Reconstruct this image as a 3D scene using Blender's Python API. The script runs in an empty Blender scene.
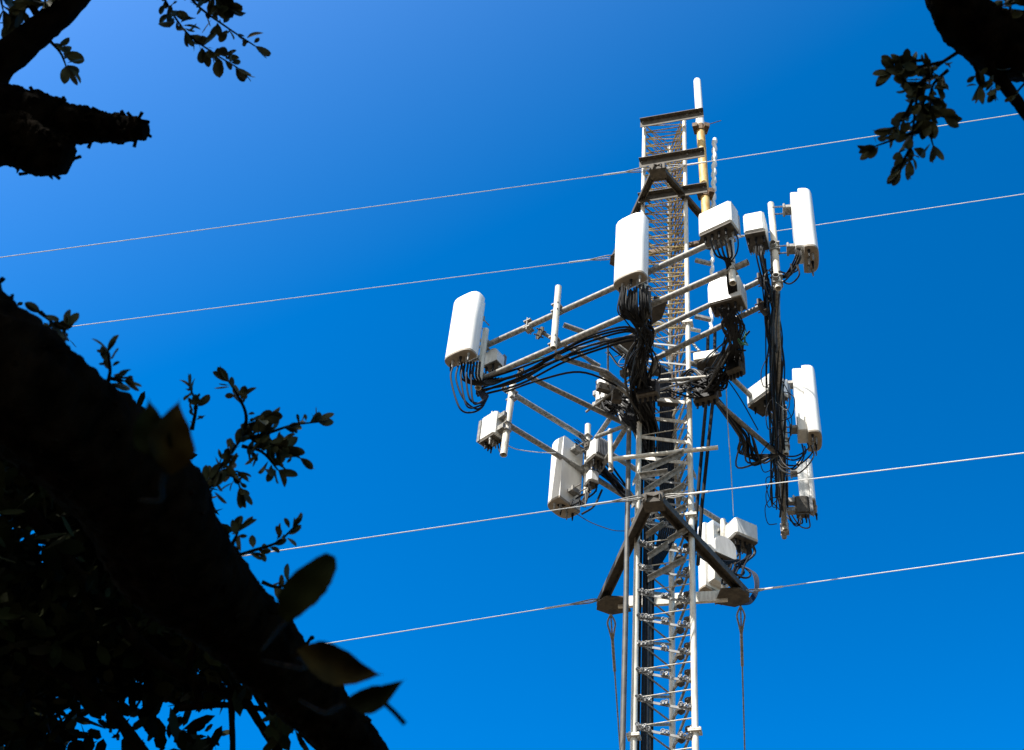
import bpy, math, random
from mathutils import Vector, Matrix, noise
random.seed(11)
R = math.radians
C = bpy.context.scene.collection
SC = bpy.context.scene

# ---------------------------------------------------------------- camera geometry
# the camera stands at eye height and looks up 45 degrees; the lens is shifted sideways
F, PXC, PYC = 1370.0, 664.0, 375.0
EYE = Vector((0, 0, 1.6))
S = math.sqrt(.5)
def uv(px, py): return (px-PXC)/F, (PYC-py)/F
def PD(px, py, t):                       # point seen at a pixel, at depth t
    u, v = uv(px, py)
    return EYE + Vector((u*t, S*t*(1-v), S*t*(1+v)))
def PH(px, py, h):                       # ... at height h above the eye
    u, v = uv(px, py)
    return PD(px, py, h/(S*(1+v)))
def PY(px, py, y):                       # ... at ground distance y
    u, v = uv(px, py)
    return PD(px, py, y/(S*(1-v)))
def ZY(py, y):                           # height z of a picture row at ground distance y
    return PY(664, py, y).z

# ---------------------------------------------------------------- materials
def new_mat(name):
    m = bpy.data.materials.new(name); m.use_nodes = True
    nt = m.node_tree; b = nt.nodes['Principled BSDF']
    return m, nt, b
def mat(name, c1, c2, scale=8, rough=.5, metal=0, bump=0, detail=6, spec=.5, pos=(.35, .65), stretch=None):
    m, nt, b = new_mat(name)
    tc = nt.nodes.new('ShaderNodeTexCoord')
    mp = nt.nodes.new('ShaderNodeMapping')
    if stretch: mp.inputs['Scale'].default_value = stretch
    n = nt.nodes.new('ShaderNodeTexNoise'); n.inputs['Scale'].default_value = scale; n.inputs['Detail'].default_value = detail
    r = nt.nodes.new('ShaderNodeValToRGB')
    r.color_ramp.elements[0].position, r.color_ramp.elements[1].position = pos
    r.color_ramp.elements[0].color = (*c1, 1); r.color_ramp.elements[1].color = (*c2, 1)
    nt.links.new(tc.outputs['Object'], mp.inputs['Vector'])
    nt.links.new(mp.outputs['Vector'], n.inputs['Vector'])
    nt.links.new(n.outputs['Fac'], r.inputs['Fac'])
    nt.links.new(r.outputs['Color'], b.inputs['Base Color'])
    b.inputs['Roughness'].default_value = rough; b.inputs['Metallic'].default_value = metal
    b.inputs['Specular IOR Level'].default_value = spec
    if bump:
        bp = nt.nodes.new('ShaderNodeBump'); bp.inputs['Strength'].default_value = bump; bp.inputs['Distance'].default_value = .02
        nt.links.new(n.outputs['Fac'], bp.inputs['Height']); nt.links.new(bp.outputs['Normal'], b.inputs['Normal'])
    return m
M = dict(
 radome = mat('radome_plastic', (.77, .76, .72), (.85, .84, .81), 3, .42, stretch=(6, 6, .8)),
 cap    = mat('cap_plastic', (.24, .205, .165), (.32, .275, .22), 9, .6),
 box    = mat('painted_aluminium', (.6, .6, .58), (.74, .74, .72), 5, .45, stretch=(4, 4, 1)),
 fin    = mat('heat_sink', (.14, .145, .15), (.24, .245, .25), 12, .5),
 galv   = mat('galvanised_steel', (.14, .14, .132), (.33, .32, .30), 24, .55, .1, .1),
 leg    = mat('painted_steel', (.50, .47, .41), (.74, .71, .63), 7, .5, 0, .08, stretch=(3, 3, .6)),
 brace  = mat('rod_steel', (.42, .38, .30), (.68, .63, .54), 12, .55, .05),
 rust   = mat('rusted_steel', (.045, .026, .015), (.19, .115, .06), 18, .8, 0, .3),
 tan    = mat('tan_rusted_rod', (.13, .078, .022), (.58, .45, .18), 9, .7, 0, .1),
 dark   = mat('weathered_steel', (.045, .038, .03), (.095, .08, .062), 16, .75, 0, .15),
 yellow = mat('yellowed_pipe', (.50, .28, .06), (.68, .47, .17), 9, .6, 0, .1, stretch=(2, 2, .7)),
 cable  = mat('black_cable', (.004, .004, .005), (.012, .012, .013), 30, .6, spec=.2),
 glint  = mat('glint_cable', (.025, .025, .025), (.055, .054, .05), 30, .5),  # paler grey standing in for glints on some cables
 bluec  = mat('blue_cable', (.005, .008, .02), (.01, .016, .035), 30, .6, spec=.2),
 green  = mat('green_wire', (.03, .13, .06), (.05, .2, .09), 30, .5),
 greyp  = mat('grey_tube', (.05, .05, .05), (.10, .097, .09), 10, .55),
 wire   = mat('guy_strand', (.60, .59, .57), (.70, .69, .66), 5, .4, .1),
 bark   = mat('bark', (.0015, .0012, .0008), (.007, .005, .0032), 22, .95, 0, .9, 10, .01, stretch=(1, 1, .35)),  # bark colour darkened to stand for the tree's deep shade
 leaf   = mat('leaf', (.003, .004, .0015), (.016, .019, .006), 6, .7, 0, 0, 3, .03),  # near black: the tree's shade is put into the leaf colour
 sprig  = mat('sprig_leaf', (.012, .018, .009), (.07, .075, .035), 22, .6, 0, 0, 3, .15),  # lit copy of the leaf, paler for sprigs under open sky
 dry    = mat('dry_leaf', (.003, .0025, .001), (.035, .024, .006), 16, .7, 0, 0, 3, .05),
 grass  = mat('dry_grass', (.065, .047, .027), (.10, .075, .044), 3, .9, 0, .4),
 bounce_cut = mat('bounce_cut_dark', (.006, .005, .003), (.02, .015, .009), 25, .95, 0, .5, 8, .05),  # near black, for the added disc that cuts ground bounce
 conc   = mat('concrete', (.3, .3, .28), (.4, .39, .37), 12, .9, 0, .2),
)

# ---------------------------------------------------------------- mesh helpers
def frame(d):
    d = d.normalized()
    a = Vector((0, 0, 1)) if abs(d.z) < .95 else Vector((0, 1, 0))
    x = d.cross(a).normalized(); y = d.cross(x).normalized()
    return x, y
class MB:
    def __init__(s): s.v = []; s.f = []
    def add(s, vs, fs):
        o = len(s.v); s.v += [tuple(p) for p in vs]; s.f += [tuple(i+o for i in f) for f in fs]
    def tube(s, path, r, n=8, caps=True, hollow=0):
        path = [Vector(p) for p in path]
        rs = r if isinstance(r, (list, tuple)) else [r]*len(path)
        x = None; vs = []; fs = []
        for i, p in enumerate(path):
            d = (path[min(i+1, len(path)-1)]-path[max(i-1, 0)])
            if d.length < 1e-6: d = Vector((0, 0, 1))
            d.normalize()
            if x is None: x, _ = frame(d)
            else:
                x = x - d*x.dot(d)
                if x.length < 1e-4: x, _ = frame(d)
                x.normalize()
            y = d.cross(x)
            for k in range(n):
                a = 2*math.pi*k/n
                vs.append(p+(x*math.cos(a)+y*math.sin(a))*rs[i])
        for i in range(len(path)-1):
            for k in range(n):
                fs.append((i*n+k, i*n+(k+1) % n, (i+1)*n+(k+1) % n, (i+1)*n+k))
        if caps:
            fs.append(tuple(range(n-1, -1, -1))); fs.append(tuple((len(path)-1)*n+k for k in range(n)))
        s.add(vs, fs); return s
    def cyl(s, a, b, r, n=12): return s.tube([a, b], r, n)
    def pipe(s, a, b, r, n=14, wall=.006):           # hollow pipe, open at both ends
        a, b = Vector(a), Vector(b); d = b-a; x, y = frame(d); vs = []; fs = []
        for p in (a, b):
            for rr in (r, r-wall):
                for k in range(n):
                    t = 2*math.pi*k/n; vs.append(p+(x*math.cos(t)+y*math.sin(t))*rr)
        for k in range(n):
            k2 = (k+1) % n
            fs += [(k, k2, 2*n+k2, 2*n+k), (n+k2, n+k, 3*n+k, 3*n+k2), (k2, k, n+k, n+k2), (2*n+k, 2*n+k2, 3*n+k2, 3*n+k)]
        s.add(vs, fs); return s
    def box(s, c, size, rot=None, bev=0):
        c = Vector(c); hx, hy, hz = [q/2 for q in size]; m = rot or Matrix.Identity(3)
        if bev <= 0:
            vs = [c+m@Vector((x*hx, y*hy, z*hz)) for x in (-1, 1) for y in (-1, 1) for z in (-1, 1)]
            fs = [(0, 1, 3, 2), (4, 6, 7, 5), (0, 4, 5, 1), (2, 3, 7, 6), (0, 2, 6, 4), (1, 5, 7, 3)]
            s.add(vs, fs); return s
        b = min(bev, hx*.9, hy*.9, hz*.9); rings = []
        for z, ins in ((-hz, b), (-hz+b, 0), (hz-b, 0), (hz, b)):
            X, Y = hx-ins, hy-ins; q = b
            rings.append([(X-q, -Y, z), (X, -Y+q, z), (X, Y-q, z), (X-q, Y, z), (-X+q, Y, z), (-X, Y-q, z), (-X, -Y+q, z), (-X+q, -Y, z)])
        vs = [c+m@Vector(p) for rg in rings for p in rg]; fs = []
        for i in range(3):
            for k in range(8): fs.append((i*8+k, i*8+(k+1) % 8, (i+1)*8+(k+1) % 8, (i+1)*8+k))
        fs += [tuple(range(7, -1, -1)), tuple(range(24, 32))]
        s.add(vs, fs); return s
    def prism(s, prof, a, b, x, y):                  # 2-D outline swept from a to b
        a, b = Vector(a), Vector(b); n = len(prof)
        vs = [p+x*q[0]+y*q[1] for p in (a, b) for q in prof]
        fs = [(k, (k+1) % n, n+(k+1) % n, n+k) for k in range(n)]+[tuple(range(n-1, -1, -1)), tuple(range(n, 2*n))]
        s.add(vs, fs); return s
    def angle(s, a, b, w, t, up, out):               # L section: flange along out at the top, web hanging down
        prof = [(0, 0), (w, 0), (w, -t), (t, -t), (t, -w), (0, -w)]
        return s.prism(prof, a, b, Vector(out).normalized(), Vector(up).normalized())
    def plate(s, pts, th):
        pts = [Vector(p) for p in pts]; nrm = (pts[1]-pts[0]).cross(pts[2]-pts[0]).normalized(); n = len(pts)
        vs = [p+nrm*th/2 for p in pts]+[p-nrm*th/2 for p in pts]
        fs = [tuple(range(n)), tuple(range(2*n-1, n-1, -1))]+[(k, n+k, n+(k+1) % n, (k+1) % n) for k in range(n)]
        s.add(vs, fs); return s
    def build(s, name, m, parent=None, smooth=35, local=False):
        me = bpy.data.meshes.new(name); vs = s.v
        if parent is not None and not local:
            inv = world(parent).inverted(); vs = [tuple(inv@Vector(v)) for v in vs]
        me.from_pydata(vs, [], s.f); me.materials.append(m)
        if smooth:
            me.shade_smooth(); me.set_sharp_from_angle(angle=R(smooth))
        me.update()
        o = bpy.data.objects.new(name, me); C.objects.link(o)
        if parent is not None: o.parent = parent
        return o
def world(o):
    m = Matrix.LocRotScale(o.location, o.rotation_euler, o.scale)
    return world(o.parent)@m if o.parent else m
def tag(o, label=None, cat=None, group=None, kind=None):
    if label: o['label'] = label
    if cat: o['category'] = cat
    if group: o['group'] = group
    if kind: o['kind'] = kind
    return o
def thing(name, loc, label, cat, group=None, rz=0):
    o = bpy.data.objects.new(name, None); C.objects.link(o)
    o.location = loc; o.rotation_euler = (0, 0, rz); o.empty_display_size = .1
    return tag(o, label, cat, group)
def catmull(pts, k=6):
    pts = [Vector(p) for p in pts]
    if len(pts) < 3: return pts
    q = [pts[0]*2-pts[1]]+pts+[pts[-1]*2-pts[-2]]; out = []
    for i in range(1, len(q)-2):
        a, b, c, d = q[i-1:i+3]
        for j in range(k):
            t = j/k
            out.append(.5*((2*b)+(c-a)*t+(2*a-5*b+4*c-d)*t*t+(3*b-a-3*c+d)*t**3))
    return out+[pts[-1]]
def rv():
    return Vector([random.gauss(0, 1) for _ in range(3)]).normalized()
def rot(z=0, x=0, y=0): return (Matrix.Rotation(z, 3, 'Z')@Matrix.Rotation(x, 3, 'X')@Matrix.Rotation(y, 3, 'Y'))

# ---------------------------------------------------------------- ground
g = MB(); g.add([(-600, -600, 0), (600, -600, 0), (600, 600, 0), (-600, 600, 0)], [(0, 1, 2, 3)])
tag(g.build('ground', M['grass'], None, 0), kind='structure')

g = MB(); pts = [(-1.2+7.5*math.cos(k*math.pi/30)*(1+.12*math.sin(k*2.3)), .6+7.5*math.sin(k*math.pi/30)*(1+.1*math.sin(k*1.7)), .005) for k in range(60)]
g.add(pts, [tuple(range(60))]); tag(g.build('bounce_cut_disc', M['bounce_cut'], None, 0), kind='structure')  # unseen dark disc added to keep bounced light off the tree

# ---------------------------------------------------------------- the lattice tower
PSI = R(9)
FX, FN = Vector((math.cos(PSI), -math.sin(PSI), 0)), Vector((math.sin(PSI), math.cos(PSI), 0))   # along the front face, into the tower
W = .695
FM = Vector((.004, 13.66, 0))
LL, LR = FM-FX*W/2, FM+FX*W/2
LB = FM+FN*W*.866
TOP = 1.6+19.95
tower = thing('lattice_tower', (0, 13.86, 0), 'tall slim triangular lattice tower carrying all the white antennas', 'tower')
pad = MB(); pad.box((0, 13.86, .15), (2.4, 2.4, .3), None, .03); tag(pad.build('ground_pad', M['conc'], None), kind='structure')
for p in (LL, LR, LB):
    m = MB(); m.tube([p+Vector((0, 0, .3)), p+Vector((0, 0, 11)), p+Vector((0, 0, 14)), p+Vector((0, 0, TOP))], [.04, .038, .037, .034], 14)
    m.build('leg', M['leg'], tower)
def up(p, h): return Vector((p.x, p.y, 1.6+h))
braces = []                                   # (rank, points, radius, flat)
def zig(a, b, h0, h1, step, r, r2, face, flat=False):
    h = h0; k = 0
    while h < h1-.02:
        rise = step*.14
        braces.append((face, h, up(a, h), up(b, h+rise), r, False))
        braces.append((face, h+.01, up(b, h+rise-step*.08), up(a, h+step-.02), r2, flat) if face else
                      (face, h+.01, up(a, h-.015), up(b, h-step*.62), r2, flat))
        h += step; k += 1
for face, (a, b) in enumerate(((LL, LR), (LR, LB), (LB, LL))):
    zig(a, b, 7.0, 14.6, .37, .0075 if face == 0 else .012, .013 if face == 0 else .018, face, face == 0)
    zig(a, b, 14.7, 19.9, .205, .0105, .0095, face)
    zig(a, b, -1.1, 6.9, .37, .0075, .013, face+3)
braces.sort(key=lambda q: (q[0], abs(q[1]-13)))
front = braces[:100]; rest, head = MB(), MB()
def bar(m, a, b, r, flat):
    if flat:
        w_ = .027 if 13.7 < a.z < 14.9 else .015
        d = (b-a).normalized(); n = FN; m.prism([(-.006, -w_), (.006, -w_), (.006, w_), (-.006, w_)], a, b, n, d.cross(n))
    else: m.cyl(a, b, r, 6)
for i, (f_, h, a, b, r, flat) in enumerate(braces):
    if i < 100:
        m = MB(); bar(m, a, b, r, flat); m.build('brace', M['leg' if flat and 13.7 < a.z < 14.9 else 'fin' if flat else 'tan' if h > 14.6 else 'brace'], tower)
    else: bar(head if h > 14.6 else rest, a, b, r, flat)
tag(rest.build('brace', M['galv'], tower), kind='stuff')
tag(head.build('brace', M['tan'], tower), kind='stuff')
# cable hangers clipped in rows to the flat braces
hang = []
h = 7.0
while h < 11.3:
    for f_ in (.05, .12, .19, .26, .48, .54, .78, .85, .92):
        p = up(LL.lerp(LR, f_), h-.015-.23*f_+.02)
        hang.append(p)
    h += .37
for p in hang[-100:]:
    m = MB(); q = p-FN*.012+Vector((0, 0, random.uniform(-.01, .025)))
    rr = rot(-PSI+random.uniform(-.6, .6), random.uniform(-.5, .5))
    m.box(q, (.02, .035, .035), rr)
    m.tube([q+rr@Vector((.022*math.cos(t), -.015, .012+.022*math.sin(t))) for t in [k*.7 for k in range(-1, 6)]], .008, 6)
    m.cyl(q+rr@Vector((-.03, 0, -.012)), q+rr@Vector((.03, 0, -.012)), .008, 6)
    m.build('cable_hanger', M['fin'], tower)
# round lugs on the back of the tower
h = 6.9
while h < 10.8:
    for f_ in (.25, .6):
        p = up(LR.lerp(LB, f_), h+.12)
        m = MB(); m.tube([p, p-Vector((0, 0, .03)), p-Vector((0, 0, .06))], [.05, .05, .02], 10); m.build('cable_grip', M['dark'], tower)
    h += .37
# flange plates at the section joints
for hz in (ZY(735, 13.66)-1.6, 11.05, 14.65):
    for p in (LL, LR, LB):
        m = MB(); m.box(up(p, hz), (.15, .13, .014), rot(-PSI)); m.box(up(p, hz+.02), (.15, .13, .014), rot(-PSI))
        for a in (-.05, .05): m.cyl(up(p, hz-.03)+Vector((a, -.04, 0)), up(p, hz+.05)+Vector((a, -.04, 0)), .009, 6)
        m.build('joint_flange', M['leg'], tower)
# angle iron bars at the head of the tower
for (x0, y0, x1, y1) in ((640.5, 122.5, 703.5, 111), (639.5, 162, 704.5, 150.5), (638.5, 197.5, 707, 185.5)):
    a, b = PY(x0, y0, 13.62), PY(x1, y1, 13.4); z = (a.z+b.z)/2; a.z = b.z = z
    m = MB(); m.prism([(0, 0), (.085, 0), (.085, -.012), (.012, -.012), (.012, -.17), (0, -.17)], a, b, -FN, Vector((0, 0, 1)))
    m.build('head_bar', M['dark'], tower)
    m = MB()
    for f_ in (.04, .74, .95):
        q = a.lerp(b, f_)+Vector((0, 0, -.05)); m.cyl(q-FN*.03, q+FN*.06, .012, 6)
    m.build('bolt', M['galv'], tower)
# bracing angles above the lower arm frame
for (x0, y0, x1, y1) in ((644, 491, 684, 466), (666, 496, 685, 484), (670, 514, 686, 506), (648, 556, 668, 543), (642, 497, 672, 491), (640, 475, 668, 471), (646, 535, 664, 523), (668, 540, 688, 528), (650, 512, 664, 505), (648, 578, 686, 558), (642, 470, 684, 452)):
    m = MB(); a, b = PY(x0, y0, 13.5), PY(x1, y1, 13.45); m.angle(a, b, .055, .008, (0, -.3, 1), -FN); m.build('brace_angle', M['galv'], tower)
for px, py, sx in ((635, 478, -1), (634, 500, -1), (634, 520, -1), (694, 472, 1), (694, 490, 1), (695, 512, 1)):
    q = PY(px, py, 13.6); m = MB()
    m.plate([q+Vector((sx*.03, 0, -.14)), q+Vector((sx*.03, 0, -.06)), q+Vector((-sx*.05, 0, .16)), q+Vector((-sx*.05, 0, -.02))], .012); m.build('gusset', M['galv'], tower)
# two outrigger frames that hold the guy wires: angle arms from a near apex to two far corners, with a bar behind
ENDS = {}
for key, h, ap, le, re in (('low', 10.75, (654, 503), (607, 602), (739, 594)), ('top', 17.6, (658, 171), (618, 258), (717, 239))):
    A, L_, R_ = PH(*ap, h), PH(*le, h), PH(*re, h)
    ENDS[key] = (A, L_, R_)
    for e in (L_, R_):
        d = (e-A).normalized(); out = Vector((d.y, -d.x, 0));
        if out.y > 0: out = -out
        m = MB(); o = Vector((0, 0, .05))
        w_ = .13 if key == 'low' else .105
        m.prism([(0, 0), (w_, 0), (w_, -w_*.75), (w_-.012, -w_*.75), (w_-.012, -.012), (.012, -.012), (.012, -w_*.75), (0, -w_*.75)], A-d*.08+o, e+d*.05+o, out, Vector((0, 0, 1)))
        m.build('outrigger_arm', M['dark'], tower)
    d = (R_-L_).normalized(); out = Vector((d.y, -d.x, 0))
    m = MB(); m.box((L_+R_)/2+Vector((0, 0, -.02)), ((R_-L_).length-.3, .05, .16 if key == 'low' else .09), rot(math.atan2(d.y, d.x))); m.build('outrigger_bar', M['leg' if key == 'low' else 'rust'], tower)
    for e in (L_, R_):
        s_ = 1 if e is R_ else -1
        m = MB(); m.plate([e+Vector((s_*.12, -.1, -.06)), e+Vector((s_*.14, .08, -.06)), e+Vector((-s_*.05, .2, -.06)), e+Vector((-s_*.32, .12, -.06)), e+Vector((-s_*.25, -.2, -.06)), e+Vector((0, -.22, -.06))], .02)
        m.build('corner_plate', M['dark'], tower)
    m = MB(); m.box(A+Vector((0, .02, .03)), (.26, .2, .16), rot(-PSI), .01); m.box(A+Vector((0, .12, .12)), (.2, .26, .1), rot(-PSI)); m.build('apex_clamp', M['dark'], tower)
# short cross pipes bolted through the tower
for (x0, y0, y0b, x1, y1, yb) in ((613, 459, 13.55, 718, 447.5, 13.4), (652, 322, 13.9, 700, 331, 14.2), (660, 381, 13.4, 711, 377, 13.4)):
    m = MB(); m.pipe(PY(x0, y0, y0b), PY(x1, y1, yb), .03); m.build('cross_pipe', M['leg'], tower)

# ---------------------------------------------------------------- guy wires
def guy(start, px, py, label, drop=.5, group=None):
    # a straight strand through the picture point (px,py), falling at the given grade, down to its ground anchor
    best = None
    for i in range(400):
        t = 2+i*.1
        q = PD(px, py, t); d = q-start; hz = math.hypot(d.x, d.y)
        e = abs(-d.z/max(hz, .01)-drop)
        if best is None or e < best[0]: best = (e, q)
    d = best[1]-start; end = start+d*((start.z-.02)/-d.z)
    o = thing('guy_wire', start, label, 'guy wire', group)
    m = MB(); n = 24; ln = (end-start).length
    m.tube([start.lerp(end, i/n)-Vector((0, 0, ln*.0012*math.sin(math.pi*i/n)*0)) for i in range(n+1)], .0058, 6); m.build('strand', M['wire'], o)
    dn = d.normalized(); x, y = frame(dn)
    m = MB()
    for s_ in (-1, 1): m.tube(catmull([start, start+dn*.12+x*s_*.045, start+dn*.3+x*s_*.03, start+dn*.5]), .009, 6)
    m.build('thimble', M['galv'], o)
    m = MB(); m.tube([start+dn*.42, start+dn*.85], .013, 8); m.build('wire_grip', M['wire'], o)
    return o
A, L_, R_ = ENDS['top']
off = Vector((.0, -.1, -.03))
guy(A+Vector((-.1, -.05, 0)), 0, 257.5, 'topmost pale guy wire slanting off to the left, crossing the sky above the treetop')
guy(A+Vector((.1, -.05, 0)), 1024, 113, 'topmost pale guy wire slanting off to the right behind the hanging sprig')
guy(L_+Vector((-.05, -.03, 0)), 60, 328, 'second pale guy wire, running left from behind the middle white panel to the leaning trunk')
guy(R_+Vector((.1, 0, .0)), 1024, 194, 'second pale guy wire, coming out to the right of the near right panel')
A, L_, R_ = ENDS['low']
guy(A+Vector((-.12, -.08, 0.03)), 290, 549, 'third pale guy wire, running left below the lower left panel')
guy(A+Vector((.12, -.08, .03)), 1024, 453, 'third pale guy wire, running right across the small right panel')
guy(L_+Vector((-.1, -.05, 0)), 330, 643, 'lowest pale guy wire, running left from the left corner of the lower arm frame')
guy(R_+Vector((.08, -.05, 0.0)), 1024, 553, 'lowest pale guy wire, running right from the right corner of the lower arm frame')
def back_guy(start, px, py, label):
    q = PY(px, py, start.y+2.2); d = q-start; end = start+d*((start.z-.02)/-d.z)
    o = thing('guy_wire', start, label, 'guy wire'); dn = d.normalized(); x, y = frame(dn)
    m = MB(); m.tube([start, end], .011, 6); m.build('strand', M['galv'], o)
    m = MB()
    for s_ in (-1, 1): m.tube(catmull([start, start+dn*.15+x*s_*.05, start+dn*.3+x*s_*.03, start+dn*.5]), .013, 6)
    m.build('thimble', M['galv'], o)
    m = MB(); m.tube([start+dn*.45, start+dn*1.0], .021, 8); m.build('wire_grip', M['galv'], o)
back_guy(L_+Vector((.05, .1, -.12)), 619.5, 740, 'grey guy wire hanging down from the left corner of the lower arm frame')
back_guy(R_+Vector((0.02, .1, -.12)), 744.5, 740, 'grey guy wire hanging down from the right corner of the lower arm frame')

# ---------------------------------------------------------------- antenna mounting frames (three, round the tower)
HU, HL = 13.85, 13.2
PR = .042
def clamp(m, p, d, r):                       # a pair of clamp plates with bolts round a pipe crossing
    x, y = frame(Vector(d)); dd = Vector(d).normalized()
    mm = Matrix((x, y, dd)).transposed()
    m.box(p+y*r*1.2, (.13, .02, .11), mm); m.box(p-y*r*1.2, (.13, .02, .11), mm)
    for s_ in (-1, 1): m.cyl(p+x*s_*.055-y*(r*1.2+.05), p+x*s_*.055+y*(r*1.2+.05), .009, 6)
def pole_part(parent, px, y, h0, h1, r=.045, mat_='leg', name='mounting_pipe'):
    a = PY(px, 300, y); u = (px-664)/F
    xx = u*S*(y+(h0+h1)/2)
    m = MB(); m.pipe(Vector((xx, y, 1.6+h0)), Vector((xx, y, 1.6+h1)), r, 16, .008)
    m.build(name, M[mat_], parent); return xx
def rails(parent, U0, U1, D0, D1):
    for a, b in ((U0, U1), (D0, D1)):
        m = MB(); m.pipe(a, b, PR, 16); m.build('rail', M['galv'], parent)
def arm(parent, a, b, r=.038):
    m = MB(); m.pipe(a, b, r, 14); m.build('standoff_arm', M['galv'], parent)
def endplate(parent, p, nrm, r=.13):
    x, y = frame(Vector(nrm)); n = Vector(nrm).normalized(); m = MB()
    m.prism([(r*math.cos(k*math.pi/4+.39), r*math.sin(k*math.pi/4+.39)) for k in range(8)], p-n*.01, p+n*.01, x, y)
    for k in range(4):
        q = p+x*r*.6*math.cos(k*math.pi/2)+y*r*.6*math.sin(k*math.pi/2); m.cyl(q-n*.06, q+n*.06, .01, 6)
    m.build('end_plate', M['dark'], parent)
def web(parent, *pts):
    m = MB(); m.plate(pts, .02); m.build('gusset_plate', M['dark'], parent)
hubL, hubR = Vector((-.34, 13.7, 0)), Vector((.36, 13.6, 0))
# face towards the camera and the left
f1 = thing('antenna_frame', (-.9, 12.3, 1.6+HL), 'galvanised pipe frame facing the camera, its two long rails rising to the right', 'antenna mount', 'pipe frames round the tower')
rails(f1, PH(483, 347, HU), PH(722, 238.5, HU), PH(478, 381, HL), PH(748, 262, HL))
a1u, a1l = PH(564, 325, HU), PH(555, 356, HL)
arm(f1, a1u, PH(613, 343, HU)); arm(f1, PH(613, 343, HU), up(hubL, HU-.05))
arm(f1, a1l, PH(606, 372, HL)); arm(f1, PH(606, 372, HL), up(hubL, HL))
arm(f1, PH(541, 332, HU-.2), PH(600, 366, HL+.1), .026)
arm(f1, PH(527, 376, HL), PH(630, 426, HL))
endplate(f1, PH(540, 333, HU-.2), (.8, .55, 0), .1); endplate(f1, PH(520, 374, HL), (.8, .6, 0), .1)
for a, b in (((555, 352), (609, 342)), ((571, 344), (608, 375)), ((608, 343), (608, 372)), ((575, 350), (602, 372))):
    m = MB(); m.cyl(PY(*a, 12.95), PY(*b, 13.3), .014, 8); m.build('truss_rod', M['galv'], f1)
web(f1, PH(612, 343, HU), PH(640, 330, HU), PH(645, 360, HU-.1), PH(625, 358, HU-.1))
web(f1, PH(654, 296, HU-.25), PH(668, 300, HU-.25), PH(662, 318, HU-.25), PH(650, 325, HU-.25))
x_stub = pole_part(f1, 556, 12.55, HL-.15, ZY(287, 12.55)-1.6)
x_cen = pole_part(f1, 645, 11.95, HL-.08, 14.6)
x_end = pole_part(f1, 731, 11.28, 12.9, 14.2)
x_lft = pole_part(f1, 482, 13.2, HL-.25, 14.1)
for q in (Vector((x_stub, 12.58, 1.6+HU)), Vector((x_stub, 12.58, 1.6+HL)), Vector((x_cen, 11.98, 1.6+HU)), Vector((x_cen, 11.98, 1.6+HL)), Vector((x_lft, 13.25, 1.6+HU)), Vector((x_lft, 13.25, 1.6+HL)), Vector((x_end, 11.3, 1.6+HU)), Vector((x_end, 11.3, 1.6+HL)), PH(529, 326, HU)):
    m = MB(); clamp(m, q, (.86, -.51, 0), .055); m.build('pipe_clamp', M['galv'], f1)
for (px, py, y_, sx, sz, rz_) in ((604, 388, 13.6, .2, .12, .4), (617, 396, 13.5, .14, .2, .2), (628, 372, 13.4, .22, .1, -.5), (648, 385, 13.3, .24, .12, .1), (656, 370, 13.2, .12, .14, .5), (668, 402, 13.9, .3, .1, 0), (590, 447, 15.0, .16, .1, .7)):
    m = MB(); q = PY(px, py, y_); m.box(q, (sx, .1, sz), rot(rz_, .2), .01); m.cyl(q+Vector((-sx*.3, -.08, 0)), q+Vector((-sx*.3, .12, 0)), .014, 6); m.cyl(q+Vector((sx*.3, -.08, 0)), q+Vector((sx*.3, .12, 0)), .014, 6); m.build('mount_bracket', M['dark'], f1)
for (a, b, ya, yb, r_) in (((640, 384), (694, 378), 13.3, 13.4, .022), ((652, 392), (722, 372), 13.3, 13.5, .018), ((618, 345), (652, 372), 13.1, 13.3, .024), ((600, 372), (640, 404), 13.2, 13.5, .03), ((586, 412), (640, 372), 13.9, 13.3, .016), ((596, 437), (640, 420), 14.4, 13.7, .03), ((662, 352), (718, 352), 13.9, 13.9, .014), ((690, 340), (722, 378), 14.0, 13.6, .02)):
    m = MB(); m.cyl(PY(*a, ya), PY(*b, yb), r_, 10); m.build('tie_rod', M['galv'], f1)
# right hand face, seen end on
f3 = thing('antenna_frame', (1.6, 14, 1.6+HL), 'dark pipe frame seen end on at the right, wrapped in hanging cables', 'antenna mount', 'pipe frames round the tower')
N3, E3 = Vector((1.42, 11.4, 0)), Vector((1.86, 16.75, 0))
rails(f3, up(N3, HU), up(E3, HU), up(N3, HL), up(E3, HL))
arm(f3, PH(655, 331, HU), PH(762, 280, HU)); arm(f3, PH(657, 358, HL), PH(762, 306, HL))
arm(f3, up(hubR, HU), PH(732, 378, HU)); arm(f3, PH(732, 378, HU), PH(776, 420, HU))
arm(f3, up(hubR, HL), PH(712, 398, HL)); arm(f3, PH(712, 398, HL), PH(776, 453, HL))
arm(f3, up(hubL, HU), PH(655, 331, HU)); arm(f3, up(hubL, HL), PH(657, 358, HL))
endplate(f3, PH(762, 281, HU), (.8, -.5, 0)); endplate(f3, PH(762, 307, HL), (.8, -.5, 0))
web(f3, PH(697, 362, HU-.1), PH(722, 352, HU-.1), PH(723, 372, HU-.1), PH(698, 385, HU-.1))
web(f3, PH(694, 392, HL), PH(718, 378, HL), PH(722, 396, HL), PH(696, 405, HL))
m = MB(); m.box(PH(705, 357, HU), (.32, .1, .16), rot(R(-12)), .01); m.build('mount_bracket', M['leg'], f3)
xn = pole_part(f3, 774.5, 11.5, HL-.15, 14.78)
xm = pole_part(f3, 783, 14.6, HL-.2, 14.4)
xf = pole_part(f3, 782.5, 16.45, 13.1, 14.6)
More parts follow.
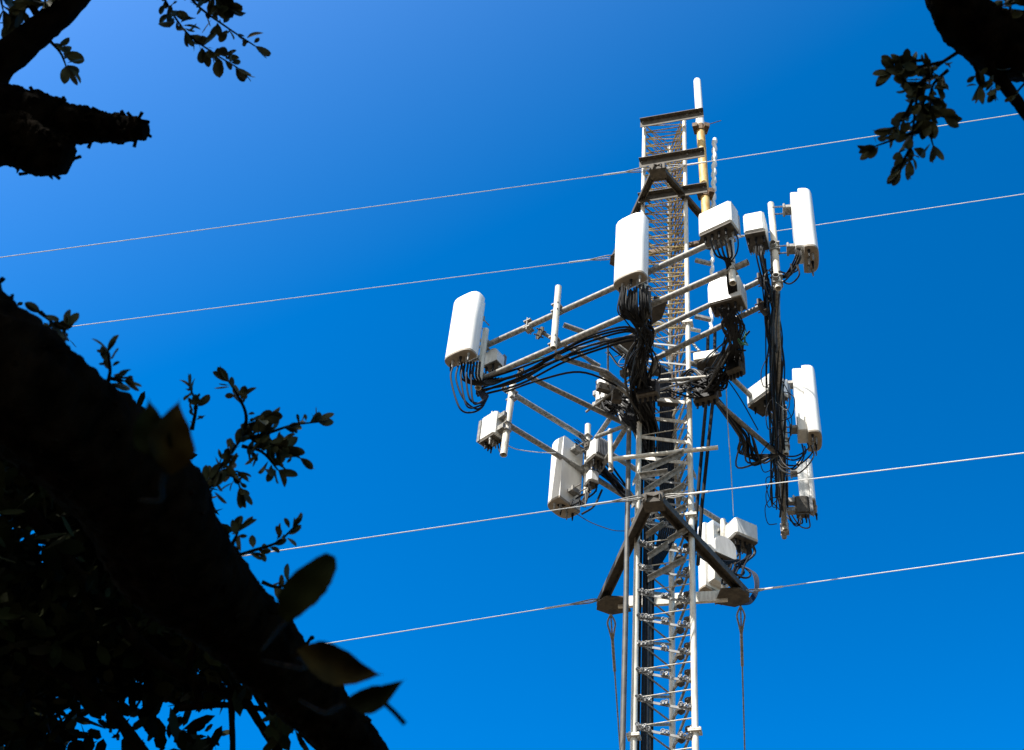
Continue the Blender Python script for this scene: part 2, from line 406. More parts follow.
for q in (Vector((xn, 11.5, 1.6+HU)), Vector((xn, 11.5, 1.6+HL)), Vector((xm, 14.6, 1.6+HU)), Vector((xm, 14.6, 1.6+HL)), Vector((xf, 16.55, 1.6+HU)), Vector((xf, 16.55, 1.6+HL))):
    m = MB(); clamp(m, q, (.08, 1, 0), .055); m.build('pipe_clamp', M['galv'], f3)
# far face behind the tower
f2 = thing('antenna_frame', (-.7, 15.6, 1.6+HL), 'pipe frame behind the tower whose rails drop away to the right', 'antenna mount', 'pipe frames round the tower')
F2U0, F2U1, F2L0, F2L1 = PH(503, 388, HU), PH(728, 526, HU), PH(497, 418, HL), Vector((1.0, 17.3, 1.6+HL))
rails(f2, F2U0, F2U1, F2L0, F2L1)
arm(f2, PH(595, 440, HU), up(hubL, HU-.15)); arm(f2, PH(600, 470, HL), up(hubL, HL-.1))
arm(f2, up(LB, HU), PH(680, 497, HU)); arm(f2, up(LB, HL), PH(680, 522, HL))
x_bx = PY(507, 385, 14.05)
m = MB(); m.pipe(PY(513, 384, 14.0), PY(503.5, 455, 14.0), .05, 16); m.build('mounting_pipe', M['leg'], f2)
m = MB(); m.pipe(PY(588, 425, 15.2), PY(586, 495, 15.2), .045, 16); m.build('mounting_pipe', M['leg'], f2)
m = MB(); m.pipe(PY(610, 430, 14.6), PY(611, 471, 14.6), .035, 16); m.build('mounting_pipe', M['leg'], f2)
m = MB(); m.pipe(PY(723, 520, 17.0), PY(724, 590, 17.0), .045, 16); m.build('mounting_pipe', M['leg'], f2)
for q in (PY(512, 396, 14.0), PY(506, 428, 14.0), PY(587, 440, 15.2), PY(586, 470, 15.2)):
    m = MB(); clamp(m, q, (.7, .7, 0), .055); m.build('pipe_clamp', M['galv'], f2)

# ---------------------------------------------------------------- panel antennas
def panel(loc, w, d, h, yaw, label, tilt=0, back=.1, chassis=True, conn=6, radmat='radome', capmat='cap', pipe_gap=.12):
    o = thing('panel_antenna', loc, label, 'antenna', 'white panel antennas', yaw)
    # local: x across the face, -y forwards, z up from the bottom edge
    def ring(z, s, yo=0):
        pts = []; n = 14
        for k in range(n+1):                                   # bowed front
            a = math.pi*k/n; ex = .62
            cx, sy = math.cos(a), math.sin(a)
            pts.append((w/2*s*math.copysign(abs(cx)**ex, cx), -d*.25-d*.75*s*abs(sy)**ex+yo, z))
        pts += [(-w/2*s*.96, 0, z), (w/2*s*.96, 0, z)]
        return pts
    prof = [(0, 1), (h*.5, 1), (h-.05, 1), (h-.02, .96), (h-.005, .86), (h, .6)]
    rg = [ring(z, s) for z, s in prof]; n = len(rg[0]); m = MB(); vs = [p for q in rg for p in q]; fs = []
    for i in range(len(rg)-1):
        for k in range(n): fs.append((i*n+k, i*n+(k+1) % n, (i+1)*n+(k+1) % n, (i+1)*n+k))
    fs.append(tuple((len(rg)-1)*n+k for k in range(n))); m.add(vs, [f[::-1] for f in fs]); m.build('radome', M[radmat], o, 30, True)
    m = MB(); b0, b1, b2 = ring(-.003, 1.012), ring(-.035, 1.0), ring(-.045, .9); vs = b0+b1+b2; fs = []
    for i in range(2):
        for k in range(n): fs.append((i*n+k, (i+1)*n+k, (i+1)*n+(k+1) % n, i*n+(k+1) % n))
    fs += [tuple(range(n)), tuple(3*n-1-k for k in range(n))]; m.add(vs, fs); m.build('bottom_cap', M[capmat], o, 30, True)
    if chassis:
        m = MB(); m.box((0, back/2+.001, h*.52), (w*.7, back, h*.94), None, .012); m.build('back_chassis', M['box'], o, 30, True)
    for k in range(conn):
        x = -w*.36+w*.72*k/max(1, conn-1); y = -d*.3-.05*(k % 2)
        m = MB(); m.tube([(x, y, -.04), (x, y, -.075), (x, y, -.08), (x, y, -.13), (x, y, -.17)], [.02, .02, .014, .013, .008], 8)
        m.build('connector', M['galv' if k % 3 else 'cable'], o, 35, True)
    for z in (h*.16, h*.84):
        m = MB(); y0 = back if chassis else 0
        m.box((0, y0+pipe_gap*.4, z), (.14, pipe_gap*.8, .05)); m.box((0, y0+pipe_gap*.8, z), (.17, .03, .09), None, .006)
        for s_ in (-1, 1): m.cyl((s_*.06, y0+pipe_gap*.6, z), (s_*.06, y0+pipe_gap*.8+.15, z), .01, 6)
        m.build('tilt_bracket', M['galv'], o, 35, True)
    return o
def loc_at(px, py, y): return PY(px, py, y)
panel(loc_at(464, 360.5, 13.0), .46, .20, 1.17, R(-31), 'white panel antenna at the far left end of the frame, blue cables looping below it')
panel(loc_at(633.5, 284, 11.78), .46, .20, 1.22, R(-31), 'white panel antenna in the middle, just left of the tower over a black hank')
panel(loc_at(804, 258, 11.4), .46, .19, 1.20, R(86), 'tall white panel antenna at the upper right corner, beside the small cabinet', back=.10)
panel(loc_at(808, 440, 14.6), .44, .20, 1.34, R(86), 'tall white panel antenna halfway down the right side, above the small flat one', back=.14)
panel(loc_at(811, 506, 16.3), .40, .08, .82, R(84), 'small flat white panel antenna lowest on the right side', back=.16, conn=4)
panel(loc_at(570, 503, 15.05), .46, .30, 1.16, R(-128), 'white panel antenna at the lower left with dark hardware behind it, seen from its back', chassis=False)
panel(loc_at(716, 590, 17.4), .46, .22, 1.25, R(-138), 'creamy white panel antenna half hidden behind the right arm of the lower frame', back=.14)

# ---------------------------------------------------------------- radio units
def radio(loc, w, d, h, yaw, label, tilt=0, hm='box', fins='back', lug=True, dome=False, roll=0, ports=5, cat='radio unit'):
    o = thing('radio_unit', loc, label, cat, 'radio units on the frames', yaw)
    o.rotation_euler = (tilt, roll, yaw)
    m = MB()
    if dome:
        prof = [(-w/2, 0)]+[(w/2*math.cos(math.pi-k*math.pi/12), h*.55+h*.45*math.sin(k*math.pi/12)) for k in range(13)]+[(w/2, 0)]
        m.prism(prof, (0, -d/2, 0), (0, d/2, 0), Vector((1, 0, 0)), Vector((0, 0, 1)))
    else: m.box((0, 0, h/2), (w, d, h), None, min(.03, d*.2))
    m.build('housing', M[hm], o, 30, True)
    m = MB(); k = 0; n = 9
    for k in range(n):
        x = -w*.44+w*.88*k/(n-1)
        if fins == 'back': m.box((x, d/2+.03, h/2), (.012, .06, h*.86))
        elif fins == 'front': m.box((x, -d/2-.025, h/2), (.012, .05, h*.86))
    if fins: m.build('heat_sink', M['fin'], o, 30, True)
    m = MB(); m.box((0, 0, -.013), (w*.94, d*.9, .02)); m.build('port_plate', M['dark'], o, 30, True)
    for k in range(ports):
        x = -w*.36+w*.72*k/max(1, ports-1); y = d*.2*(1 if k % 2 else -1)
        m = MB(); m.tube([(x, y, -.02), (x, y, -.07), (x, y, -.075), (x, y, -.14)], [.019, .019, .012, .011], 8)
        m.build('connector', M['galv' if k % 2 else 'cable'], o, 35, True)
    if lug:
        m = MB(); m.tube(catmull([(-w*.2, 0, h-.01), (-w*.2, 0, h+.07), (w*.2, 0, h+.07), (w*.2, 0, h-.01)], 4), .012, 6); m.build('handle', M['galv'], o, 35, True)
    for z in (h*.75, h*.25):
        m = MB(); m.box((0, d/2+.06, z), (.1, .12, .08)); m.build('wall_bracket', M['galv'], o, 35, True)
    return o
radio(PY(719, 234, 11.05), .48, .24, .44, R(-31), 'large white rectangular unit at the end of the top rail, below the yellow pipe', fins='back', lug=False, ports=8)
radio(PY(757, 241, 11.45), .28, .36, .40, R(-14), 'small white cabinet hanging between the tall unit and the upper right pole', lug=True)
radio(PY(768, 402, 14.25), .55, .34, .34, R(-48), 'white wedge shaped unit behind the right hand cable bundle, halfway down', lug=False)
radio(PY(741, 543, 17.0), .44, .36, .34, R(33), 'white box over a dark port plate at the lower right, end of the back frame', lug=True, ports=8)
radio(PY(728, 306, 11.75), .44, .26, .52, R(-20), 'round topped white unit behind the open pipe end near the right rails', dome=True, lug=False, ports=8)
radio(PY(491, 441, 14.12), .20, .30, .46, R(-130), 'grey blue finned unit clamped to the short pole at the lower left', fins='front', ports=6)
radio(PY(493, 366, 13.35), .24, .16, .27, R(-31), 'little white unit tucked behind the far left panel', lug=False, dome=True, ports=4)
radio(PY(607, 407, 14.0), .36, .2, .45, R(60), 'dark edged unit left of the tower among the centre cables', fins='front', ports=8)
radio(PY(597, 462, 15.0), .26, .24, .36, R(40), 'upper small white unit in the cluster right of the lower left panel', fins='front', ports=6)
radio(PY(592, 484, 15.1), .16, .16, .22, R(30), 'lower tiny unit in the cluster right of the lower left panel', lug=False, ports=3)
radio(PY(721, 560, 16.7), .40, .26, .36, R(35), 'creamy white unit between the tower and the lower right box', dome=True, lug=False, ports=6)
radio(PY(803, 515, 16.05), .10, .22, .36, R(86), 'dark finned pack on the back of the small right panel', hm='dark', fins='front', lug=False, ports=4)

def junction(px, py, y, w, d, h, yaw, label):
    o = thing('junction_box', PY(px, py, y), label, 'junction box', None, yaw)
    m = MB(); m.box((0, 0, h/2), (w, d, h), None, .02); m.build('housing', M['dark'], o, 30, True)
    m = MB(); m.box((0, -d/2-.008, h/2), (w*.86, .014, h*.86), None, .005); m.build('lid', M['cable'], o, 30, True)
    for k in range(4):
        m = MB(); m.tube([(-w*.36+w*.24*k, 0, .0), (-w*.36+w*.24*k, 0, -.08)], [.022, .016], 8); m.build('connector', M['cable'], o, 35, True)
junction(613, 402, 13.85, .26, .18, .34, R(20), 'black junction box left of the tower, under the standoff arms')
junction(648, 398, 13.15, .30, .16, .26, R(-15), 'black junction box strapped to the front of the tower among the cables')
junction(736, 374, 12.9, .22, .18, .36, R(-30), 'black junction box in the cable hank right of the tower')
junction(706, 402, 13.5, .34, .14, .30, R(-20), 'wide black junction box just right of the right leg')
# ---------------------------------------------------------------- whip and pipe antennas at the head
om = thing('omni_antenna', PY(705, 205, 13.75), 'white stick antenna on a rusty yellow pipe at the very top of the tower', 'antenna')
pa, pb = PY(708, 240, 13.75), PY(700, 122, 13.75); ax = (pb-pa).normalized()
m = MB(); m.cyl(pa, pb, .074, 18); m.build('mounting_pipe', M['yellow'], om)
def on(q): return pb+ax*q
top_ = (PY(697, 80, 13.75)-pb).length
m = MB(); m.tube([on(0), on(.05), on(top_-.04), on(top_-.012), on(top_)], [.072, .07, .066, .058, .03], 18); m.build('radome', M['radome'], om)
m = MB(); m.tube([on(-.12), on(.02)], .076, 16); m.build('sleeve', M['radome'], om)
for q_ in (-.2, -2.05):
    c_ = on(q_); x0, y0, z_ = c_
    m = MB(); m.tube([on(q_-.1), on(q_+.05)], .09, 10); m.build('clamp', M['rust'], om)
    for dx in (-.08, .09):
        m = MB(); m.box((x0+dx, y0-.02, z_-.02), (.09, .18, .1), rot(dx*3)); m.build('clamp_plate', M['rust'], om)
m = MB(); c_ = on(-.15); m.cyl(c_, c_+Vector((.36, -.1, .05)), .008, 6); m.build('earth_rod', M['rust'], om)
wh = thing('whip_antenna', PY(712, 215, 13.9), 'thin knobbly white whip antenna standing right of the yellow pipe', 'antenna')
pa, pb = PY(711, 330, 13.9), PY(714.5, 139, 13.9)
path = []; rs = []
n = 64
for i in range(n+1):
    f_ = i/n; path.append(pa.lerp(pb, f_)+Vector((.012*math.sin(i*2.1), 0, 0))); rs.append((.024 if f_ < .55 else .036)+(.013*(i % 3 == 0)))
m = MB(); m.tube(path, rs, 9); m.build('element', M['radome'], wh)
for y_ in (262, 318):
    m = MB(); m.box(PY(703, y_, 13.75), (.25, .06, .05), rot(.3)); m.build('clamp', M['galv'], wh)
# conduits
cd = MB(); cd.tube([PY(629, 428, 13.6), Vector((PY(626, 600, 13.6).x, 13.6, ZY(600, 13.6))), Vector((PY(626, 600, 13.6).x, 13.6, .3))], .033, 12)
tag(cd.build('conduit', M['greyp']), 'dark grey pipe running straight down outside the left leg', 'conduit')
for x0, y0, x1, y1, lb in ((707, 392, 697, 505, 'left of two dark slanting pipes behind the right leg'), (714, 390, 702, 505, 'right of two dark slanting pipes behind the right leg')):
    m = MB(); m.tube([PY(x0+1, y0-60, 14.5), PY(x0, y0, 14.6), PY(x1, y1, 14.9), PY(x1-4, y1+60, 15)], .026, 10); tag(m.build('feeder_pipe', M['cable']), lb, 'conduit')

# ---------------------------------------------------------------- cables
def cable(path, r, label, group, m='cable', k=6, name='cable'):
    if m == 'cable' and random.random() < .16: m = 'glint'
    b = MB(); b.tube(catmull(path, k), r, 6); return tag(b.build(name, M[m]), label, 'cable', group)
def bundle(path, n, spread, r, label, group, mats=('cable',), wob=.03):
    for i in range(n):
        o = Vector([random.uniform(-1, 1)*spread for _ in range(3)])
        pts = []
        for j, p in enumerate(path):
            pts.append(Vector(p)+o*(1 if 0 < j < len(path)-1 else .8)+Vector([random.uniform(-wob, wob) for _ in range(3)]))
        cable(pts, r*random.uniform(.8, 1.2), label, group, mats[i % len(mats)])
# down the inside of the tower
for i in range(13):
    f_ = .05+.46*(i/12); p = LL.lerp(LB, f_)-FX*random.uniform(.0, .035)+FN*.02
    cable([up(p, 13.4)+Vector((0, -.1, .1)), up(p, 12.4), up(p, 9), up(p, 6), up(p, 3), up(p, -1.3)], .016, 'black feeder cable running down inside the tower behind the left leg', 'feeder cables inside the tower', random.choice(('cable', 'cable', 'greyp')))
for i in range(8):
    f_ = .55+.4*(i/7); p = LL.lerp(LB, f_)+FX*.05
    cable([up(p, 14.2), up(p, 13), up(p, 12), up(p, 11.2), LL.lerp(LB, .3)+Vector((0, 0, 1.6+10.2))], .014, 'black feeder cable crowding the tower just below the frames', 'feeder cables below the frames')
for i in range(3):
    p = LR.lerp(LB, .35+.2*i)-FX*.04
    cable([up(p, 19.2-i*.3), up(p, 17), up(p, 15), up(p, 13.5)], .012, 'thin brown feeder cable climbing inside the head of the tower', 'feeder cables in the tower head', 'rust')
# hank below the middle panel down to the tower
q0 = PY(635, 290, 11.75)
for i in range(40):
    a = q0+Vector((random.uniform(-.2, .2), random.uniform(-.1, .05), .0))
    b = a+Vector((random.uniform(-.03, .05), .08, -.35))
    c_ = PY(646+random.uniform(-10, 8), 325+random.uniform(-5, 15), 12.15)
    d_ = PY(640+random.uniform(-11, 9), 360, 12.7+random.uniform(-.1, .2)); e = PY(638+random.uniform(-11, 12), 392, 13.15); f_ = up(LL, 12.75)+Vector((random.uniform(.0, .3), random.uniform(0, .3), 0))
    cable([a, b, c_, d_+rv()*.06, e+rv()*.05, f_, f_-Vector((0, -.1, .5))], random.choice((.009, .012, .016)), 'black cable in the hank that falls from the middle panel into the tower', 'cables hanging from the middle panel')
# along the lower rail of the front frame
A0, A1 = PH(482, 384, HL-.03), PH(640, 330, HL+.1)
for i in range(8):
    j = lambda: Vector((0, random.uniform(-.03, .03), random.uniform(-.05, .05))); o = Vector((random.uniform(-.03, .03), random.uniform(-.09, .05), random.uniform(-.13, .0)))
    cable([A0+o+j()+Vector((-.05, 0, -.05)), A0.lerp(A1, .25)+o+j()+Vector((0, 0, -.05)), A0.lerp(A1, .5)+o+j()+Vector((0, -.02, .02)), A0.lerp(A1, .7)+o+j()+Vector((0, 0, .08)), A1+o+Vector((-.1, .1, .08)), PY(640, 350, 12.6), PY(636, 385, 13.1)], .016, 'black cable strapped along the lower rail of the front frame', 'cables along the front rail')
for i in range(3):
    o = Vector((random.uniform(-.05, .05), -.07, random.uniform(-.02, .05)))
    cable([A0+o, A0.lerp(A1, .12)+o, A0.lerp(A1, .25)+o+Vector((0, 0, .03)), A0.lerp(A1, .4)+o], .008, 'thin green earth wire lying on the lower rail of the front frame', 'green wires on the front rail', 'green')
cable([PH(505, 392, HL), PH(540, 380, HL-.15), PH(580, 372, HL-.15), PH(615, 385, HL-.1), PH(634, 400, HL)], .015, 'single black cable sagging below the front rail towards the tower', None)
# loops under the far left panel
for i in range(5):
    s_ = PY(453+i*5, 366, 12.95); e_ = PY(478+i*1.5, 392, 13.2)
    low = PY(460+i*3.4, 400+random.uniform(-4, 12), 13.0); low2 = PY(474+i*2.5, 412-i*3, 13.1)
    cable([s_, s_-Vector((0, 0, .25)), low, low2, PY(484+i, 404-i*2, 13.15), e_], .013, 'blue black jumper cable looping below the far left panel', 'jumper loops at the far left', 'bluec', 8)
for i in range(7):
    s_ = PY(462+i*3, 362, 13.0); cable([s_, s_+Vector((.02, .03, -.28)), PY(478+i*2, 385, 13.15), PH(490+i*3, 378, HL-.03)], .014, 'black tail of cable leaving the far left panel', 'cable tails at the far left')
# right hand bundle
for i in range(36):
    o = Vector((random.uniform(-.14, .05), random.uniform(-.1, .1), random.uniform(-.35, .3)))
    st = random.choice([11.5, 11.6, 11.9]); pts = []
    y = st; en = random.choice([15.0, 16.2, 16.5])
    while y < en:
        f_ = (y-11.4)/5.35; p = N3.lerp(E3, f_); pts.append(up(p, HL+.25)+o+Vector((random.uniform(-.06, .06), 0, random.uniform(-.1, .1)))); y += .75
    cable(pts, random.choice((.009, .012, .016)), 'black cable in the thick bundle lashed along the right hand frame', 'cables lashed along the right frame')
for (ax, ay, ay3, bx, by, by3, n) in ((797, 250, 11.3, 772, 275, 11.8, 5), (806, 445, 14.4, 778, 455, 14.6, 6), (803, 515, 16.2, 782, 500, 16.4, 4), (760, 248, 11.4, 772, 290, 12, 5), (795, 262, 11.35, 770, 268, 11.8, 3)):
    for i in range(n):
        a, b = PY(ax+random.uniform(-6, 6), ay+random.uniform(-4, 4), ay3), PY(bx+random.uniform(-3, 3), by+random.uniform(-6, 8), by3)
        sag = random.uniform(.15, .4)
        cable([a, a-Vector((0, 0, sag*.6)), a.lerp(b, .4)-Vector((0, 0, sag)), a.lerp(b, .8)-Vector((0, 0, sag*.6)), b], .011, 'black jumper cable sagging between the right frame and its antennas', 'jumper cables at the right', k=7)
for i in range(13):
    a = PY(776+random.uniform(-4, 4), 455, 14.7); sx = random.uniform(-1, 1)
    cable([a, PY(762-i*2, 462+random.uniform(-12, 6), 14.7), PY(752-i, 440-random.uniform(-8, 10), 14.4), PY(735, 418+i, 14.1), PY(715, 395+i*.6, 13.7), PY(698, 380, 13.5)], .014, 'black cable following the lower right standoff arm into the tower', 'cables along the right standoff arm')
for i in range(16):
    y = random.uniform(11.6, 16); f_ = (y-11.4)/5.35; p = up(N3.lerp(E3, f_), HL+.2)+Vector((random.uniform(-.1, .08), 0, random.uniform(-.2, .2)))
    e = Vector((random.choice((-1, 1))*random.uniform(.1, .22), random.uniform(-.2, .2), -random.uniform(.05, .3)))
    cable([p, p+e*.5+Vector((0, 0, .08)), p+e, p+e*.8+Vector((0, .1, -.25)), p+Vector((0, .25, -.3))], .007, 'thin black loop sticking out of the bundle on the right hand frame', 'stray loops on the right bundle')
# centre right hank: round topped unit down to the arm and the tower
for i in range(24):
    a = PY(728+random.uniform(-12, 10), 308, 11.7); x1 = 735+random.uniform(-7, 7)
    cable([a, PY(733+random.uniform(-12, 12), 325, 11.9), PY(x1+random.uniform(-6, 6), 345, 12.4), PY(x1-6+random.uniform(-8, 6), 368, 13), PY(725-i*.8, 385+random.uniform(-8, 6), 13.3), PY(702-i*.6, 380+random.uniform(-12, 10), 13.5), PY(680, 385+random.uniform(-10, 8), 13.7)], random.choice((.009, .012, .015)), 'black cable falling from the round topped unit and curving into the tower', 'cables from the round topped unit')
for i in range(5):
    a = PY(710+i*5, 240, 11.0); cable([a, PY(716+i*4, 255, 11.1), PY(726+i, 262, 11.2), PY(728+i*2, 285, 11.5), PY(732+i, 310, 11.8)], .014, 'short black cable under the large tilted white unit', 'cables under the large tilted unit')
cable([PY(734, 228, 10.95), PY(738, 240, 11), PY(737, 252, 11.1), PY(731, 262, 11.2)], .01, 'pale blue wire curling below the large tilted white unit', None, 'bluec')
for i in range(4):
    cable([PY(735+i*3, 335+i*3, 12.2), PY(742+i*2, 345, 12.3), PY(746-i, 332+i*2, 12.3), PY(741, 322+i*3, 12.2)], .007, 'curl of thin green wire beside the right hand hank', 'green curls at the right', 'green')
# lower left cluster
for i in range(9):
    a = PY(572+random.uniform(-12, 14), 500, 15.05); b = PY(600+random.uniform(-8, 8), 470, 15.3)
    cable([a, a-Vector((0, 0, .1)), PY(588+i, 480+random.uniform(-10, 14), 15.3), b, PY(620, 490+random.uniform(-6, 4), 15.4), PY(640, 505, 15.2)], .014, 'black cable in the knot right of the lower left panel', 'cables at the lower left cluster')
for i in range(11):
    o = random.uniform(-6, 6); j = lambda: random.uniform(-4, 4)
    cable([PY(578+random.uniform(-5, 5), 440+o, 15.1), PY(592+j(), 452+o+j(), 15.1), PY(603+j(), 466+o+j(), 15.2), PY(618+j(), 486+o+j(), 15.35), PY(632, 500+o, 15.5), PY(650, 515, 15.3)], random.choice((.009, .012, .016)), 'black cable lashed to the back frame left of the tower', 'cables along the back frame')
cable([PY(582, 514, 15.0), PY(594, 506, 15.1), PY(602, 490, 15.2)], .016, 'black cable hooking up from the bottom of the lower left panel', None)
cable([PY(574, 512, 15.05), PY(590, 522, 15.0), PY(612, 530, 14.6), PY(627, 531, 13.7)], .006, 'hair thin cable slung from the lower left panel to the tower', None)
cable([PY(507, 445, 14.0), PY(516, 449, 14.1), PY(535, 452, 14.3), PY(556, 453, 14.7)], .006, 'thin pale wire slung between the short pole and the lower left panel', None, 'wire')
for i in range(3): cable([PY(497+i*3, 440, 14.1), PY(500+i*2, 452+i, 14.05), PY(505, 446, 14.0)], .01, 'stub of cable under the grey blue finned unit', 'cable stubs at the finned unit')
for i in range(28):
    a = PY(606+random.uniform(-10, 14), 378+random.uniform(-5, 30), 13.9)
    cable([a, PY(615+random.uniform(-8, 8), 400+random.uniform(-12, 14), 13.8), PY(628+random.uniform(-6, 6), 415+random.uniform(-15, 10), 13.7), up(LL, 12.3+random.uniform(-.2, .6))+Vector((.1, .05, 0))], .016, 'black cable in the tangle left of the tower', 'cable tangle at the centre')
HUB = [(612, 350, 13.1), (628, 362, 13.0), (640, 345, 12.6), (652, 338, 12.6), (655, 372, 13.2), (640, 390, 13.2), (622, 398, 13.7), (606, 384, 13.9), (668, 384, 13.4), (690, 386, 13.5), (712, 384, 13.4), (728, 366, 12.9), (738, 345, 12.5), (700, 370, 13.6), (745, 325, 12.2)]
for i in range(26):
    j = random.randrange(len(HUB)-3); a, b, c_ = PY(*HUB[j]), PY(*HUB[j+random.choice((1, 2))]), PY(*HUB[min(len(HUB)-1, j+3)])
    cable([a+rv()*.1, a.lerp(b, .5)+rv()*.18-Vector((0, 0, .1)), b+rv()*.12, b.lerp(c_, .5)+rv()*.16-Vector((0, 0, .08)), c_+rv()*.1], random.choice((.007, .009, .013)), 'loose black cable in the tangle round the tower where the arms meet it', 'loose cables at the hub')
# lower right cluster
for i in range(13):
    a = PY(742+random.uniform(-14, 12), 545, 16.95); x1 = 738+random.uniform(-10, 12)
    cable([a, a-Vector((0, 0, .2)), PY(x1, 568+random.uniform(-6, 6), 16.6), PY(x1-6, 578+random.uniform(-4, 6), 16.2), PY(722, 575+random.uniform(-12, 10), 16.3)], .016, 'black cable in the clump below the lower right box', 'cables below the lower right box')
for i in range(4):
    cable([PY(742, 566, 16.6), PY(752+i*1.6, 572+i, 16.4), PY(755+i, 588+i, 16.1), PY(748+i, 600+i, 15.9), PY(739, 605, 15.6)], .011, 'blue black cable looping out at the lower right corner', 'loops at the lower right', 'bluec', 8)
for i in range(3):
    cable([PY(697, 548+i*3, 15.5), PY(707, 555+i*3, 16), PY(722, 561+i*2, 16.3), PY(738, 560, 16.6)], .017, 'black cable crossing in front of the half hidden panel', 'cables across the half hidden panel')
cable([PY(726, 380, 13.6), PY(727.5, 420, 13.9), PY(731, 470, 14.6), PY(733.5, 516, 17.0)], .007, 'thin pale cord hanging straight down to the lower right box', None, 'wire')
cable([PY(722, 372, 13.4), PY(740, 398, 13.9), PY(758, 430, 14.4)], .009, 'thin black cord running to the right hand bundle below the wedge shaped unit', None)

# ---------------------------------------------------------------- trees
def leafmesh(m, base, d, n, L, wd, fine=True):
    d = d.normalized(); s_ = d.cross(n).normalized(); n = s_.cross(d)
    if fine:
        st = ((.0, .06), (.15, .42), (.35, .85), (.58, 1), (.78, .86), (.92, .5), (1, .0)); fold = random.uniform(.1, .5); curl = random.uniform(-.35, .25)
        vs = []; fs = []
        for t, w_ in st:
            c_ = base+d*L*t+n*L*curl*t*t
            ww = wd*.5*w_
            vs += [c_-s_*ww+n*ww*fold, c_, c_+s_*ww+n*ww*fold]
        for i in range(len(st)-1):
            fs += [(i*3, i*3+1, i*3+4, i*3+3), (i*3+1, i*3+2, i*3+5, i*3+4)]
        m.add(vs, fs)
    else:
        a, b = base+d*L*.35, base+d*L*.75
        vs = [base, a-s_*wd*.45, b-s_*wd*.42, base+d*L, b+s_*wd*.42, a+s_*wd*.45]
        m.add(vs, [(0, 1, 2, 3), (0, 3, 4, 5)])
def branch(path, r0, r1, k=8, n=18, rough=.16, ell=1):
    pts = catmull(path, k); N = len(pts); m = MB()
    if isinstance(r0, list): rl = [r0[min(i//k, len(r0)-2)]*(1-(i % k)/k)+r0[min(i//k+1, len(r0)-1)]*((i % k)/k) if i < N-1 else r0[-1] for i in range(N)]; r0 = max(r0)
    else: rl = [r0+(r1-r0)*i/(N-1) for i in range(N)]
    m.tube(pts, rl, n)
    out = []
    for i, v in enumerate(m.v):
        v = Vector(v); c_ = pts[min(i//n, N-1)]; d = v-c_
        q = noise.noise(v*4)*.6+noise.noise(v*11)*.5+noise.noise(v*27)*.4
        ridge = (1-abs(noise.noise(v*38))*2)*.5+(1-abs(noise.noise(v*70))*2)*.35
        out.append(tuple(c_+d*(1+rough*q)+d.normalized()*.012*ridge*min(1, r0/.06)))
    m.v = out; return m
def sprig(parent, path, L=.062, dens=16, r=.006, spread=1.0, leafm='leaf', dry=0, side=.9):
    # a twig with leaves set round it
    pts = catmull(path, 6); m = MB(); N = len(pts)
    m.tube(pts, [r*(1-.6*i/(N-1)) for i in range(N)], 6); tw = m.build('twig', M['bark'], parent)
    lm = MB(); ln = sum((pts[i+1]-pts[i]).length for i in range(N-1)); cnt = max(4, int(2.1*dens*ln/.3))
    for i in range(cnt):
        f_ = (.12+.88*(i+random.random())/cnt)*(N-1); j = min(int(f_), N-2); p = pts[j].lerp(pts[j+1], f_-j); d = (pts[j+1]-pts[j]).normalized()
        dd = (d*.55+rv()*side).normalized()
        l_ = L*.9*random.choice((.5, .75, 1, 1.15))*random.uniform(.85, 1.15); leafmesh(lm, p+dd*.008, dd, rv(), l_*spread, l_*random.uniform(.44, .62))
    d = (pts[-1]-pts[-2]).normalized()
    for k in range(3): leafmesh(lm, pts[-1], (d+rv()*.5).normalized(), rv(), L*1.1, L*.5)
    lm.build('leaves', M['sprig'], tw)
    return tw
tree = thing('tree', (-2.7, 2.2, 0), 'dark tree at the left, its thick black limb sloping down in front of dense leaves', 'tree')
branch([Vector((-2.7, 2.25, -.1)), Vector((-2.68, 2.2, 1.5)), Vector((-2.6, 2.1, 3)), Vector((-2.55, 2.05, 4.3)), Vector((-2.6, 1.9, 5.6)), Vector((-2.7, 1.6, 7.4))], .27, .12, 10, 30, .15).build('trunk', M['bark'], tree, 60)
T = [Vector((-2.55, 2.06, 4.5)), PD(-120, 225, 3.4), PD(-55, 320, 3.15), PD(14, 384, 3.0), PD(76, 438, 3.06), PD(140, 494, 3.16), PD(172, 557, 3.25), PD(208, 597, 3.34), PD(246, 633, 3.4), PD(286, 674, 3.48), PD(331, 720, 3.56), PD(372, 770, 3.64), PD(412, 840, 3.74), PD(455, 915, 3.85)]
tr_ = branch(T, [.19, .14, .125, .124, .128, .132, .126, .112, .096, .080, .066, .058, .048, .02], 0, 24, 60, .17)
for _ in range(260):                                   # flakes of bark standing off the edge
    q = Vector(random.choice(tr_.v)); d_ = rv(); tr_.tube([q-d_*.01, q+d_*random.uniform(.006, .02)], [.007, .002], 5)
tr_.build('limb', M['bark'], tree, 60)
